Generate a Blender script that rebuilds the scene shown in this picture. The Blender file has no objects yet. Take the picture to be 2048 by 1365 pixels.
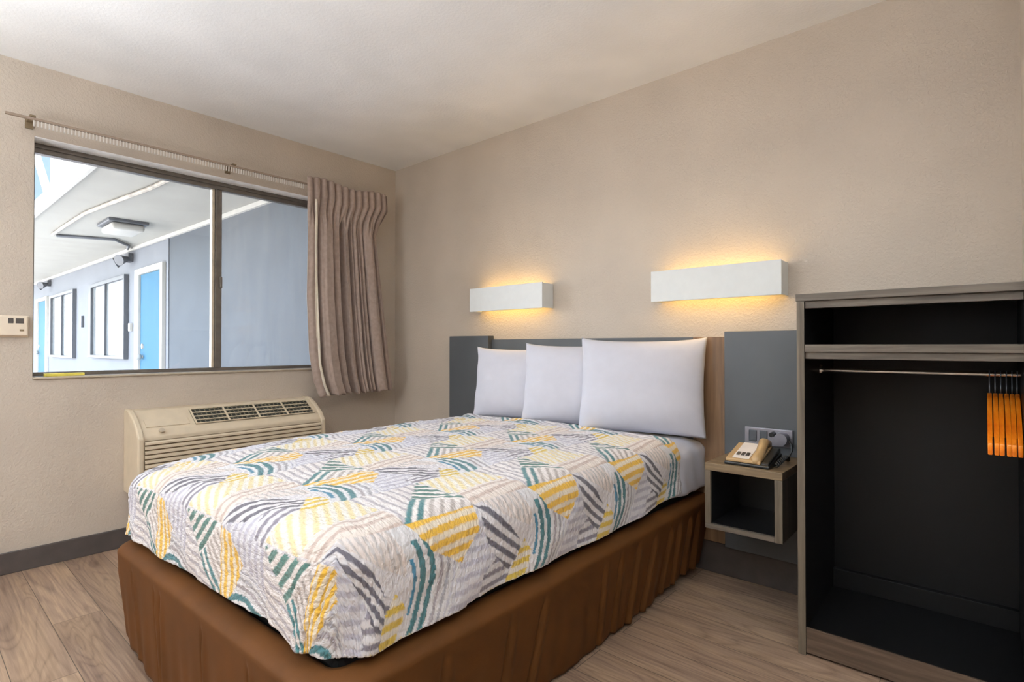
import bpy, bmesh, math, random
import numpy as np
from mathutils import Vector, Matrix
random.seed(4); rng = np.random.default_rng(4)
S = bpy.context.scene; COL = S.collection
PI = math.pi

# ------------------------------------------------------------------ helpers
def lin(c):
    return tuple((v/255/12.92) if v/255 <= .04045 else ((v/255+.055)/1.055)**2.4 for v in c)
def rgba(c): return lin(c)+(1.0,)

class N:
    """small node-tree helper"""
    def __init__(s, name):
        s.m = bpy.data.materials.new(name); s.m.use_nodes = True
        s.t = s.m.node_tree; s.b = s.t.nodes['Principled BSDF']; s.out = s.t.nodes['Material Output']
    def n(s, typ, **kw):
        n = s.t.nodes.new(typ)
        for k, v in kw.items():
            if k in n.inputs.keys(): n.inputs[k].default_value = v
            else: setattr(n, k, v)
        return n
    def l(s, a, b): s.t.links.new(a, b)
    def coord(s, scale=(1,1,1), kind='Object'):
        t = s.n('ShaderNodeTexCoord'); mp = s.n('ShaderNodeMapping'); mp.inputs['Scale'].default_value = scale
        s.l(t.outputs[kind], mp.inputs['Vector']); return mp.outputs['Vector']
    def noise(s, vec, scale, detail=2, rough=.5, dist=0):
        n = s.n('ShaderNodeTexNoise'); n.inputs['Scale'].default_value = scale; n.inputs['Detail'].default_value = detail
        n.inputs['Roughness'].default_value = rough; n.inputs['Distortion'].default_value = dist
        if vec is not None: s.l(vec, n.inputs['Vector'])
        return n.outputs['Fac']
    def ramp(s, fac, stops):
        r = s.n('ShaderNodeValToRGB'); e = r.color_ramp.elements
        while len(e) < len(stops): e.new(.5)
        for el, (p, c) in zip(e, stops): el.position = p; el.color = rgba(c) if len(c) == 3 else c
        s.l(fac, r.inputs['Fac']); return r.outputs['Color']
    def bump(s, h, strength=.3, dist=.002):
        b = s.n('ShaderNodeBump'); b.inputs['Strength'].default_value = strength; b.inputs['Distance'].default_value = dist
        s.l(h, b.inputs['Height']); s.l(b.outputs['Normal'], s.b.inputs['Normal'])
    def mixc(s, fac, a, b, mode='MIX'):
        m = s.n('ShaderNodeMix', data_type='RGBA', blend_type=mode)
        for sock, v in ((m.inputs[0], fac), (m.inputs[6], a), (m.inputs[7], b)):
            if hasattr(v, 'links'): s.l(v, sock)
            else: sock.default_value = v
        return m.outputs[2]
    def math(s, op, a, b=0.0):
        m = s.n('ShaderNodeMath', operation=op)
        for sock, v in ((m.inputs[0], a), (m.inputs[1], b)):
            if hasattr(v, 'links'): s.l(v, sock)
            else: sock.default_value = v
        return m.outputs[0]

def plain(name, c, rough=.6, metal=0., var=.06, nscale=18., bump=0., bscale=200., sheen=0., spec=.5):
    k = N(name); v = k.coord()
    f = k.noise(v, nscale, 3)
    lo = tuple(max(0, x*(1-var)) for x in c); hi = tuple(min(255, x*(1+var)) for x in c)
    k.l(k.ramp(f, [(.3, lo), (.7, hi)]), k.b.inputs['Base Color'])
    k.b.inputs['Roughness'].default_value = rough; k.b.inputs['Metallic'].default_value = metal
    k.b.inputs['Specular IOR Level'].default_value = spec
    if sheen: k.b.inputs['Sheen Weight'].default_value = sheen
    if bump: k.bump(k.noise(v, bscale, 3), bump, .002)
    return k.m

def wall_mat(name, c, strength=.32, scale=55., var=.03):
    k = N(name); v = k.coord()
    big = k.noise(v, 2.2, 2)
    lo = tuple(x*(1-var) for x in c); hi = tuple(min(255, x*(1+var)) for x in c)
    k.l(k.ramp(big, [(.3, lo), (.7, hi)]), k.b.inputs['Base Color'])
    k.b.inputs['Roughness'].default_value = .62
    h = k.noise(v, scale, 2, .55, .4)
    hr = k.ramp(h, [(.42, (0,0,0)), (.62, (255,255,255))])
    k.bump(hr, strength, .004)
    return k.m

def wood_mat(name, dark, mid, light, axis='X', scale=1.0, rough=.5):
    k = N(name)
    st = {'X': (1.2, 22, 22), 'Y': (22, 1.2, 22), 'Z': (22, 22, 1.2)}[axis]
    v = k.coord(tuple(x*scale for x in st))
    f = k.noise(v, 2.0, 6, .62, .6)
    k.l(k.ramp(f, [(.28, dark), (.5, mid), (.72, light)]), k.b.inputs['Base Color'])
    k.b.inputs['Roughness'].default_value = rough
    k.bump(f, .15, .001)
    return k.m

class MB:
    """collects shapes, builds ONE mesh object"""
    def __init__(s): s.bm = bmesh.new()
    def box(s, x0, x1, y0, y1, z0, z1, bev=0., rot=None, seg=2):
        r = bmesh.ops.create_cube(s.bm, size=1.0)
        vs = r['verts']
        for v in vs:
            v.co = Vector(((x0+x1)/2+v.co.x*(x1-x0), (y0+y1)/2+v.co.y*(y1-y0), (z0+z1)/2+v.co.z*(z1-z0)))
        if rot: bmesh.ops.transform(s.bm, matrix=rot, verts=vs)
        if bev:
            es = {e for v in vs for e in v.link_edges}
            bmesh.ops.bevel(s.bm, geom=list(es), offset=bev, segments=seg, profile=.5, affect='EDGES')
        return s
    def prism(s, pts, axis, a0, a1, bev=0.):
        """pts: 2-D outline in the plane perpendicular to axis (order: remaining axes)"""
        def co(p, a):
            return {'x': (a, p[0], p[1]), 'y': (p[0], a, p[1]), 'z': (p[0], p[1], a)}[axis]
        v0 = [s.bm.verts.new(co(p, a0)) for p in pts]; v1 = [s.bm.verts.new(co(p, a1)) for p in pts]
        n = len(pts); fs = [s.bm.faces.new(v0), s.bm.faces.new(list(reversed(v1)))]
        for i in range(n): fs.append(s.bm.faces.new((v0[i], v1[i], v1[(i+1) % n], v0[(i+1) % n])))
        if bev:
            es = {e for v in v0+v1 for e in v.link_edges}
            bmesh.ops.bevel(s.bm, geom=list(es), offset=bev, segments=2, profile=.5, affect='EDGES')
        return s
    def cyl(s, p0, p1, r0, r1=None, seg=20):
        p0, p1 = Vector(p0), Vector(p1); d = p1-p0
        m = Matrix.Translation((p0+p1)/2) @ d.to_track_quat('Z', 'Y').to_matrix().to_4x4()
        bmesh.ops.create_cone(s.bm, cap_ends=True, segments=seg, radius1=r0, radius2=r0 if r1 is None else r1, depth=d.length, matrix=m)
        return s
    def sphere(s, c, r, sx=1, sy=1, sz=1, seg=16):
        bmesh.ops.create_uvsphere(s.bm, u_segments=seg, v_segments=seg//2, radius=r,
                                  matrix=Matrix.Translation(c) @ Matrix.Diagonal((sx, sy, sz, 1)))
        return s
    def tube(s, pts, r, seg=8):
        P = [Vector(p) for p in pts]; rings = []
        for i, p in enumerate(P):
            t = (P[min(i+1, len(P)-1)]-P[max(i-1, 0)]).normalized()
            u = t.orthogonal().normalized() if i == 0 else (U - t*U.dot(t)).normalized()
            U = u; w = t.cross(u)
            rr = r[i] if hasattr(r, '__len__') else r
            rings.append([s.bm.verts.new(p+(u*math.cos(2*PI*k/seg)+w*math.sin(2*PI*k/seg))*rr) for k in range(seg)])
        for a, b in zip(rings, rings[1:]):
            for k in range(seg): s.bm.faces.new((a[k], a[(k+1) % seg], b[(k+1) % seg], b[k]))
        s.bm.faces.new(list(reversed(rings[0]))); s.bm.faces.new(rings[-1]); return s
    def obj(s, name, mat, parent=None, loc=None, smooth=False):
        o_ = Vector(loc) if loc is not None else (root_loc(parent) if parent else Vector((0, 0, 0)))
        bmesh.ops.recalc_face_normals(s.bm, faces=s.bm.faces[:])
        for v in s.bm.verts: v.co -= o_
        me = bpy.data.meshes.new(name); s.bm.to_mesh(me); s.bm.free()
        if smooth:
            for p in me.polygons: p.use_smooth = True
            if smooth == 'auto': me.set_sharp_from_angle(angle=math.radians(38))
        me.materials.append(mat)
        return link(name, me, parent, o_)

def root_loc(o):
    while o.parent: o = o.parent
    return Vector(o.location)
def link(name, me, parent, loc):
    o = bpy.data.objects.new(name, me); COL.objects.link(o)
    if parent: o.parent = parent
    else: o.location = loc
    return o
def thing(name, loc, label, cat, group=None):
    o = bpy.data.objects.new(name, None); o.empty_display_size = .1; COL.objects.link(o); o.location = loc
    return tag(o, label, cat, group)
def tag(o, label, cat, group=None):
    o['label'] = label; o['category'] = cat
    if group: o['group'] = group
    return o
def struct(o, label=None, cat=None):
    o['kind'] = 'structure'
    if label: o['label'] = label
    if cat: o['category'] = cat
    return o
def copy_tree(src, parent=None):
    c = src.copy(); COL.objects.link(c)
    if parent: c.parent = parent
    for ch in list(src.children): copy_tree(ch, c)
    return c
def npmesh(name, V, F, mat, parent=None, smooth=True, uv=None, col=None, loc=(0, 0, 0)):
    """V (n,3), F (m,4) quads"""
    loc = root_loc(parent) if parent else Vector(loc)
    V = np.asarray(V, np.float64)-np.array(loc)
    me = bpy.data.meshes.new(name)
    me.vertices.add(len(V)); me.vertices.foreach_set('co', V.astype(np.float32).ravel())
    me.loops.add(F.size); me.loops.foreach_set('vertex_index', F.astype(np.int32).ravel())
    me.polygons.add(len(F)); me.polygons.foreach_set('loop_start', np.arange(0, F.size, 4, dtype=np.int32))
    try: me.polygons.foreach_set('loop_total', np.full(len(F), 4, np.int32))
    except Exception: pass
    me.update(calc_edges=True); me.validate()
    if uv is not None:
        l = me.uv_layers.new(name='UVMap'); l.data.foreach_set('uv', uv[F.ravel()].astype(np.float32).ravel())
    if col is not None:
        a = me.color_attributes.new('weave', 'FLOAT_COLOR', 'POINT')
        a.data.foreach_set('color', np.concatenate([col, np.ones((len(col), 1))], 1).astype(np.float32).ravel())
    if smooth: me.polygons.foreach_set('use_smooth', np.ones(len(F), bool))
    me.materials.append(mat)
    return link(name, me, parent, loc)
def gridF(nu, nv, wrap=False):
    i, j = np.meshgrid(np.arange(nu-1 if not wrap else nu), np.arange(nv-1), indexing='ij')
    i2 = (i+1) % nu
    return np.stack([i*nv+j, i2*nv+j, i2*nv+j+1, i*nv+j+1], -1).reshape(-1, 4)
def sstep(a, b, x):
    t = np.clip((x-a)/(b-a), 0, 1); return t*t*(3-2*t)
def vnoise(x, y, seed=0):
    """smooth value noise, numpy"""
    r = np.random.default_rng(seed).random((64, 64))
    xi = np.floor(x).astype(int); yi = np.floor(y).astype(int); fx = x-xi; fy = y-yi
    fx = fx*fx*(3-2*fx); fy = fy*fy*(3-2*fy)
    g = lambda a, b: r[a % 64, b % 64]
    return (g(xi, yi)*(1-fx)+g(xi+1, yi)*fx)*(1-fy)+(g(xi, yi+1)*(1-fx)+g(xi+1, yi+1)*fx)*fy

# ------------------------------------------------------------------ materials
M = {}
M['wall'] = wall_mat('wall_paint', (193, 181, 167), .24, 85)
M['ceil'] = wall_mat('ceiling_paint', (238, 238, 238), .10, 80)
M['reveal'] = plain('white_reveal_paint', (244, 243, 242), .6)
M['base'] = plain('charcoal_baseboard', (74, 67, 64), .5, bump=.1)
M['alum'] = plain('grey_aluminium', (112, 106, 99), .42, .55)
M['alum_light'] = plain('pale_aluminium', (196, 184, 165), .4, .3)
M['cream'] = plain('cream_plastic', (216, 201, 176), .42, var=.02)
M['ivory'] = plain('ivory_plastic', (232, 218, 198), .45, var=.02)
M['cream_dark'] = plain('cream_shadow_gap', (120, 103, 78), .6)
M['rail'] = plain('aged_track_metal', (150, 132, 116), .5)
M['carrier'] = plain('pale_carrier_plastic', (214, 208, 200), .4)
M['black'] = plain('black_laminate', (15, 15, 16), .5, var=.05, nscale=5, spec=.3)
M['blackp'] = plain('black_plastic', (22, 23, 24), .35)
M['grille'] = plain('dark_vent_grille', (46, 48, 42), .5)
M['grey'] = plain('slate_laminate', (80, 84, 88), .42, var=.04, nscale=4)
M['white_metal'] = plain('white_painted_metal', (228, 232, 232), .4, var=.01)
M['chrome'] = plain('chrome', (200, 200, 198), .18, 1.)
M['wire'] = plain('steel_wire', (150, 160, 175), .3, .9)
M['white_cotton'] = plain('white_cotton', (208, 209, 220), .85, var=.01, bump=.12, bscale=60, sheen=.2)
M['curtain'] = plain('taupe_curtain_cloth', (162, 144, 134), .9, var=.05, nscale=40, bump=.25, bscale=500, sheen=.2)
M['lining'] = plain('cream_lining_cloth', (226, 217, 200), .9, var=.03, bump=.1)
M['skirt'] = plain('brown_skirt_cloth', (86, 51, 17), .7, var=.06, nscale=10, bump=.12, bscale=420, spec=.25)
M['darkcloth'] = plain('black_ticking', (16, 15, 16), .9)
M['wood'] = wood_mat('grey_brown_laminate', (62, 55, 48), (90, 81, 71), (118, 108, 96), 'X')
M['woodz'] = wood_mat('grey_brown_laminate_upright', (72, 63, 53), (98, 88, 74), (118, 106, 91), 'Z')
M['woodtop'] = wood_mat('warm_laminate_top', (90, 75, 54), (116, 97, 72), (140, 120, 92), 'X')
M['kick'] = wood_mat('brown_kick_laminate', (58, 45, 35), (80, 64, 51), (104, 86, 70), 'X')
M['hbbrown'] = wood_mat('brown_headboard_strip', (92, 68, 48), (128, 98, 70), (150, 118, 88), 'Z', .6)
M['hanger'] = wood_mat('orange_hanger_wood', (206, 92, 10), (236, 130, 24), (250, 176, 70), 'Y', .4, .3)
M['tan'] = plain('tan_phone_plastic', (182, 150, 106), .35, var=.02)
M['paper'] = plain('white_faceplate', (236, 228, 222), .5, var=.02)
M['key'] = plain('dark_keys', (74, 68, 64), .5)
M['steel'] = plain('brushed_steel_plate', (150, 150, 160), .35, .7)
M['yellow'] = plain('yellow_strip', (220, 205, 90), .5)
M['outwall'] = plain('shaded_blue_stucco', (76, 83, 90), .9, var=.03, nscale=3, bump=.2, bscale=80)  # darker copy of the far stucco, shade painted into its colour
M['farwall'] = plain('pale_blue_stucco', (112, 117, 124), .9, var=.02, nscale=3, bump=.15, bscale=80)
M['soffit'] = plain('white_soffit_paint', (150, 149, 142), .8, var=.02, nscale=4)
M['outwhite'] = plain('white_outdoor_paint', (176, 175, 169), .6, var=.01)
M['bluedoor'] = plain('sky_blue_door_paint', (44, 96, 124), .85, var=.03)
M['pipe'] = plain('weathered_conduit', (150, 144, 134), .6, var=.2, nscale=9)
M['outgrey'] = plain('grey_outdoor_metal', (82, 86, 92), .5, .3)
M['concrete'] = plain('pale_concrete', (226, 223, 218), .9, var=.05, nscale=4)

def glass_mat(name, haze):
    k = N(name); t = k.t; t.nodes.remove(k.b)
    tr = k.n('ShaderNodeBsdfTransparent'); gl = k.n('ShaderNodeBsdfGlossy'); gl.inputs['Roughness'].default_value = .02
    fr = k.n('ShaderNodeFresnel'); fr.inputs['IOR'].default_value = 1.35
    mx = k.n('ShaderNodeMixShader'); k.l(fr.outputs[0], mx.inputs[0]); k.l(tr.outputs[0], mx.inputs[1]); k.l(gl.outputs[0], mx.inputs[2])
    df = k.n('ShaderNodeBsdfDiffuse'); df.inputs['Color'].default_value = (.85, .88, .9, 1)
    v = k.coord((1, 14, 1.2)); f = k.noise(v, 1.6, 4)
    hz = k.math('MULTIPLY', f, haze)
    m2 = k.n('ShaderNodeMixShader'); k.l(hz, m2.inputs[0]); k.l(mx.outputs[0], m2.inputs[1]); k.l(df.outputs[0], m2.inputs[2])
    k.l(m2.outputs[0], k.out.inputs['Surface']); return k.m
M['glass'] = glass_mat('clear_pane', .03)
M['glass_dirty'] = glass_mat('streaky_pane', .16)
k = N('curtained_pane'); v = k.coord((3, 1, .6))
k.l(k.ramp(k.noise(v, 2, 3), [(.35, (104, 112, 116)), (.65, (130, 136, 138))]), k.b.inputs['Base Color']); k.b.inputs['Roughness'].default_value = .12
M['outpane'] = k.m
def emit_mat(name, c, strength):
    k = N(name); k.b.inputs['Base Color'].default_value = (1, .9, .7, 1)
    k.b.inputs['Emission Color'].default_value = rgba(c); k.b.inputs['Emission Strength'].default_value = strength
    return k.m
M['lamp'] = emit_mat('warm_tube', (255, 204, 112), 13.5)

# floor: vinyl planks along x
k = N('vinyl_plank_floor')
v = k.coord()
br = k.n('ShaderNodeTexBrick', offset=.37, offset_frequency=2)
for nm, val in (('Color1', (0, 0, 0, 1)), ('Color2', (1, 1, 1, 1)), ('Mortar', (.5, .5, .5, 1)), ('Scale', 1.0), ('Mortar Size', .0012), ('Brick Width', 1.22), ('Row Height', .155), ('Bias', 0.0)):
    br.inputs[nm].default_value = val
k.l(v, br.inputs['Vector'])
off = k.n('ShaderNodeVectorMath', operation='MULTIPLY_ADD'); off.inputs[1].default_value = (7.3, 3.1, 5.7)
k.l(br.outputs['Color'], off.inputs[0]); k.l(v, off.inputs[2])
def mapv(vec, sc):
    mp = k.n('ShaderNodeMapping'); mp.inputs['Scale'].default_value = sc; k.l(vec, mp.inputs['Vector']); return mp.outputs['Vector']
g1 = k.noise(mapv(off.outputs[0], (.55, 4.2, 1)), 1.5, 1.2, .5, 1.2)       # broad figure
g2 = k.noise(mapv(off.outputs[0], (2.2, 55, 1)), 2.0, 6, .62, .4)        # fine grain
g3 = k.noise(mapv(off.outputs[0], (.5, 8, 1)), 1.3, 2, .5, .8)           # sapwood streaks
rings = k.math('ABSOLUTE', k.math('SINE', k.math('MULTIPLY', g1, 34.0)))
ca = k.ramp(g1, [(.25, (124, 102, 89)), (.42, (172, 147, 129)), (.58, (196, 171, 150)), (.75, (154, 130, 114))])
ca = k.mixc(k.ramp(g3, [(.50, (0, 0, 0)), (.57, (215, 215, 215))]), ca, rgba((222, 194, 156)))
cb = k.mixc(.55, ca, k.ramp(rings, [(.0, (122, 99, 86)), (.5, (186, 162, 142)), (1, (208, 184, 160))]))
cc = k.mixc(.38, cb, k.ramp(g2, [(.3, (74, 60, 52)), (.5, (172, 150, 130)), (.7, (230, 208, 178))]))
tone = k.ramp(br.outputs['Color'], [(0, (190, 181, 178)), (1, (228, 221, 216))])
cd = k.mixc(1.0, cc, tone, 'MULTIPLY')
ce = k.mixc(br.outputs['Fac'], cd, rgba((70, 56, 46)))
k.l(ce, k.b.inputs['Base Color']); k.b.inputs['Roughness'].default_value = .28
k.bump(g2, .08, .001)
M['floor'] = k.m

# quilt: colours of the woven print live on the mesh; puckers are bump
k = N('printed_quilt_cloth')
at_ = k.n('ShaderNodeAttribute', attribute_name='weave')
uvc = k.n('ShaderNodeTexCoord').outputs['UV']
mp = k.n('ShaderNodeMapping'); mp.inputs['Scale'].default_value = (70, 120, 1); k.l(uvc, mp.inputs['Vector'])
pk = k.noise(mp.outputs['Vector'], 1.0, 2, .5, .3)
mp2 = k.n('ShaderNodeMapping'); mp2.inputs['Scale'].default_value = (420, 420, 1); k.l(uvc, mp2.inputs['Vector'])
th = k.noise(mp2.outputs['Vector'], 1.0, 2)
k.l(k.mixc(.05, at_.outputs['Color'], k.ramp(th, [(.3, (180, 176, 176)), (.7, (250, 248, 246))])), k.b.inputs['Base Color'])
k.b.inputs['Roughness'].default_value = .85; k.b.inputs['Sheen Weight'].default_value = .15
k.bump(pk, .9, .008)
M['quilt'] = k.m

# ------------------------------------------------------------------ room shell
H = 2.44; WY0, WY1, WZ0, WZ1 = -2.135, -.43, .909, 2.092
XR_, YF_ = 5.2, -4.6
struct(MB().box(-.15, XR_+.1, YF_-.1, .15, -.12, 0).obj('floor', M['floor']))
struct(MB().box(-.15, XR_+.1, YF_-.1, .15, H, H+.1).obj('ceiling', M['ceil']))
w = MB().box(-.15, 0, YF_-.1, WY0, 0, H).box(-.15, 0, WY1, .15, 0, H).box(-.15, 0, WY0, WY1, 0, WZ0).box(-.15, 0, WY0, WY1, WZ1, H)
struct(w.obj('wall_left', M['wall']))
struct(MB().box(0, XR_, 0, .15, 0, H).obj('wall_back', M['wall']))
struct(MB().box(XR_, XR_+.1, YF_-.1, .15, 0, H).obj('wall_right', M['wall']))
struct(MB().box(0, XR_, YF_-.1, YF_, 0, H).obj('wall_front', M['wall']))
struct(MB().box(3.567, 3.667, -.56, 0, 0, H).obj('wall_partition', M['wall']))
struct(MB().box(0, .014, YF_, -.014, 0, .101, .003).obj('baseboard_left', M['base']))
struct(MB().box(0, 2.97, -.014, 0, 0, .146, .003).obj('baseboard_back', M['base']))  # taller than the left one; upper dark strip paints shade under the headboard

# window_1: white reveal lining, grey frame, two panes
w1 = bpy.data.objects.new('window_1', None); COL.objects.link(w1); w1.location = (-.09, (WY0+WY1)/2, WZ0)
struct(w1, 'wide grey aluminium sliding window looking onto the outdoor walkway', 'window')
rv = MB().box(-.10, -.001, WY0+.001, WY1-.001, WZ1-.004, WZ1-.0005).box(-.10, -.001, WY1-.005, WY1-.001, WZ0+.012, WZ1-.004)
rv.obj('reveal', M['reveal'], w1)
MB().box(-.10, .012, WY0+.001, WY1-.001, WZ0+.0005, WZ0+.010, .002).obj('sill', M['alum_light'], w1)
fr = MB().box(-.148, -.10, WY0+.001, WY1-.001, WZ1-.052, WZ1-.001, .003).box(-.148, -.095, WY0+.001, WY1-.001, WZ0+.0105, WZ0+.030, .003)
fr.box(-.148, -.10, WY0+.001, WY0+.016, WZ0+.03, WZ1-.052, .003).box(-.148, -.10, WY1-.035, WY1-.001, WZ0+.03, WZ1-.052, .003)
fr.box(-.096, -.090, WY0+.001, WY1-.001, WZ1-.028, WZ1-.021)
fr.obj('frame', M['alum'], w1)
mu = MB().box(-.142, -.10, -1.275, -1.237, WZ0+.03, WZ1-.052, .003).box(-.098, -.088, -1.252, -1.237, 1.43, 1.50, .003)
mu.obj('mullion', M['alum'], w1)
MB().box(-.14, -.105, -1.293, -1.277, WZ0+.03, WZ1-.052, .003).obj('sash_stile', M['alum_light'], w1)
MB().box(-.128, -.122, WY0+.015, -1.28, WZ0+.028, WZ1-.048).obj('pane', M['glass'], w1)
MB().box(-.128, -.122, -1.245, WY1-.03, WZ0+.028, WZ1-.048).obj('pane', M['glass_dirty'], w1)
tag(MB().box(-.075, -.040, -2.085, -1.925, WZ0+.0105, WZ0+.025, .002).obj('plastic_strip', M['yellow'], loc=(-.045, -2.0, WZ0+.0135)),
    'short yellow plastic strip lying on the window sill at its left end', 'strip')

# ------------------------------------------------------------------ outside: wing with doors and windows under a walkway roof
OY = -.4
struct(MB().box(-3.92, -.16, OY, OY+.1, -.1, 2.62).obj('wall_outside', M['outwall']), 'blue outdoor wall beside the window, shade painted into its colour', 'wall')
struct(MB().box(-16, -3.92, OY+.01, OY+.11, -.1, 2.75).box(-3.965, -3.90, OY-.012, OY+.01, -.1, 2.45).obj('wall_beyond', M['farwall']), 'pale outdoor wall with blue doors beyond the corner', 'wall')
def cz(x): return 2.355-.0145*x
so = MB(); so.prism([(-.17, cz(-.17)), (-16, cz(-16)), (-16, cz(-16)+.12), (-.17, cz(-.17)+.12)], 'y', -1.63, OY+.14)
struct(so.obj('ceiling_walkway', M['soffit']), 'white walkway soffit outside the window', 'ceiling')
tr = MB(); tr.prism([(-.17, cz(-.17)-.045), (-16, cz(-16)-.045), (-16, cz(-16)-.002), (-.17, cz(-.17)-.002)], 'y', OY-.03, OY-.001)
struct(tr.obj('trim_1', M['outwhite']), 'white trim where walkway wall meets soffit', 'trim')
fa = MB(); fa.prism([(-.17, cz(-.17)-.03), (-2.84, cz(-2.84)-.03), (-2.88, 3.5), (-.17, 3.5)], 'y', -1.66, -1.632)
struct(fa.obj('trim_2', M['outwhite']), 'tall white fascia along the walkway roof edge', 'trim')
fb = MB(); fb.prism([(-2.84, cz(-2.84)-.03), (-16, cz(-16)-.03), (-16, cz(-16)+.16), (-2.84, cz(-2.84)+.115)], 'y', -1.66, -1.632)
struct(fb.obj('trim_3', M['outwhite']), 'low white fascia along the far walkway roof', 'trim')
tag(MB().tube([(-4.14, -1.646, 3.344), (-3.02, -1.646, 2.459)], .038, 4).obj('roof_brace', M['outwhite'], loc=(-3.0, -1.646, 2.5)),
    'white diagonal roof brace against blue sky outside the window', 'brace')
struct(MB().box(-15, -11, -1.55, 3, 2.72, 9).obj('added_sky_wall', plain('sky_patch_blue', (30, 52, 70), .7)), 'added blue wall filling the sky patch beyond the walkway roof', 'wall')  # added wall; its blue stands in for the patch of sky
struct(MB().box(-40, -.16, -30, 12, -.35, -.12).obj('floor_outside', M['concrete']), 'pale concrete ground outside', 'ground')
def door(n, x0, x1, ix0, ix1, zt, label):
    d = bpy.data.objects.new('door_%d' % n, None); COL.objects.link(d); d.location = ((x0+x1)/2, OY, -.1)
    struct(d, label, 'door')
    f = MB().box(x0, ix0, OY-.035, OY+.01, -.1, zt, .004).box(ix1, x1, OY-.035, OY+.01, -.1, zt, .004).box(ix0, ix1, OY-.035, OY+.01, zt-.075, zt, .004)
    f.obj('door_frame', M['outwhite'], d)
    MB().box(ix0+.004, ix1-.004, OY-.008, OY+.009, -.09, zt-.08, .002).obj('door_leaf', M['bluedoor'], d)
    hd = MB().sphere((ix0+.11, OY-.06, .93), .045).cyl((ix0+.11, OY-.06, .93), (ix0+.11, OY-.008, .93), .02).cyl((ix0+.11, OY-.02, 1.07), (ix0+.11, OY-.008, 1.07), .035)
    hd.obj('door_handle', M['outwhite'], d, smooth='auto')
door(1, -5.20, -4.06, -5.02, -4.15, 2.10, 'blue outdoor door nearest the room window, in white frame')
door(2, -12.95, -11.60, -12.70, -11.72, 2.14, 'far blue outdoor door at the left edge of the window view')
def owin(n, x0, x1, z0, z1, mid, label):
    d = bpy.data.objects.new('window_%d' % n, None); COL.objects.link(d); d.location = ((x0+x1)/2, OY, z0)
    struct(d, label, 'window')
    f = MB().box(x0, x0+.16, OY-.05, OY+.009, z0, z1, .004).box(x1-.05, x1, OY-.05, OY+.009, z0, z1, .004)  # wide dark left stile paints in the shade of the reveal
    f.box(x0+.16, x1-.05, OY-.05, OY+.009, z1-.055, z1, .004).box(x0+.16, x1-.05, OY-.05, OY+.009, z0, z0+.045, .004).box(mid-.04, mid+.04, OY-.04, OY+.009, z0+.045, z1-.055, .004)
    f.obj('frame', M['outgrey'], d)
    MB().box(x0+.158, mid-.038, OY-.012, OY+.008, z0+.044, z1-.054).obj('pane', M['outpane'], d)
    MB().box(mid+.038, x1-.048, OY-.012, OY+.008, z0+.044, z1-.054).obj('pane', M['outpane'], d)
owin(2, -7.75, -5.64, .885, 2.085, -6.78, 'wide grey framed outdoor window left of the near blue door')
owin(3, -11.2, -8.95, .85, 2.11, -10.05, 'farther grey framed outdoor window beside the far blue door')
cl = thing('ceiling_light', (-3.55, -.95, cz(-3.55)-.001), 'square frosted light on the walkway soffit outside the window', 'light')
zc = cz(-3.55)-.002
MB().box(-3.80, -3.30, -1.13, -.77, zc-.035, zc, .008).obj('base_plate', M['outgrey'], cl)
MB().box(-3.77, -3.33, -1.10, -.80, zc-.11, zc-.036, .03, seg=4).obj('diffuser', M['outwhite'], cl, smooth='auto')
pts = [(-1.2, -1.19), (-1.66, -1.21), (-2.4, -1.28), (-3.18, -1.345), (-4.1, -1.345), (-4.92, -1.335)]
tag(MB().tube([(x, y, cz(x)-.022) for x, y in pts], .018, 8).obj('conduit', M['pipe'], loc=(-3, -1.3, cz(-3))), 'long peeling conduit pipe running along the walkway soffit', 'pipe')
pts2 = [(-4.95, -1.29), (-4.80, -1.0), (-4.70, -.77), (-5.08, -.53), (-5.42, -.46)]
tag(MB().tube([(x, y, cz(x)-.022) for x, y in pts2], .018, 8).obj('conduit', M['outgrey'], loc=(-4.8, -.9, cz(-4.8))), 'short grey conduit crossing the soffit to the wall lamp', 'pipe')
for i, (x, z, lab) in enumerate([(-5.5, 2.30, 'grey floodlight under the soffit above the near outdoor window'), (-11.45, 2.40, 'small distant grey floodlight under the soffit by the far door')]):
    fl = thing('floodlight', (x, OY, z), lab, 'light', 'floodlights on the outdoor wall')
    MB().box(x-.07, x+.07, OY-.05, OY+.009, z-.06, z+.06, .006).obj('junction_box', M['outgrey'], fl)
    MB().cyl((x-.02, OY-.05, z-.02), (x-.06, OY-.17, z-.08), .03, .075).obj('lamp_head', M['outgrey'], fl, smooth='auto')
    MB().cyl((x+.05, OY-.05, z-.02), (x+.12, OY-.17, z-.06), .03, .075).obj('lamp_head', M['outgrey'], fl, smooth='auto')
tag(MB().box(-8.47, -8.36, OY-.03, OY+.009, 1.40, 1.60, .006).obj('number_plaque', M['outgrey'], loc=(-8.42, OY, 1.5)), 'small grey plaque on the outdoor wall between two windows', 'plaque')
tag(MB().box(-5.51, -5.44, OY-.03, OY+.009, 1.28, 1.39, .006).obj('door_plate', M['outwhite'], loc=(-5.47, OY, 1.33)), 'small white plate on the outdoor wall beside the near blue door', 'plate')

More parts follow.
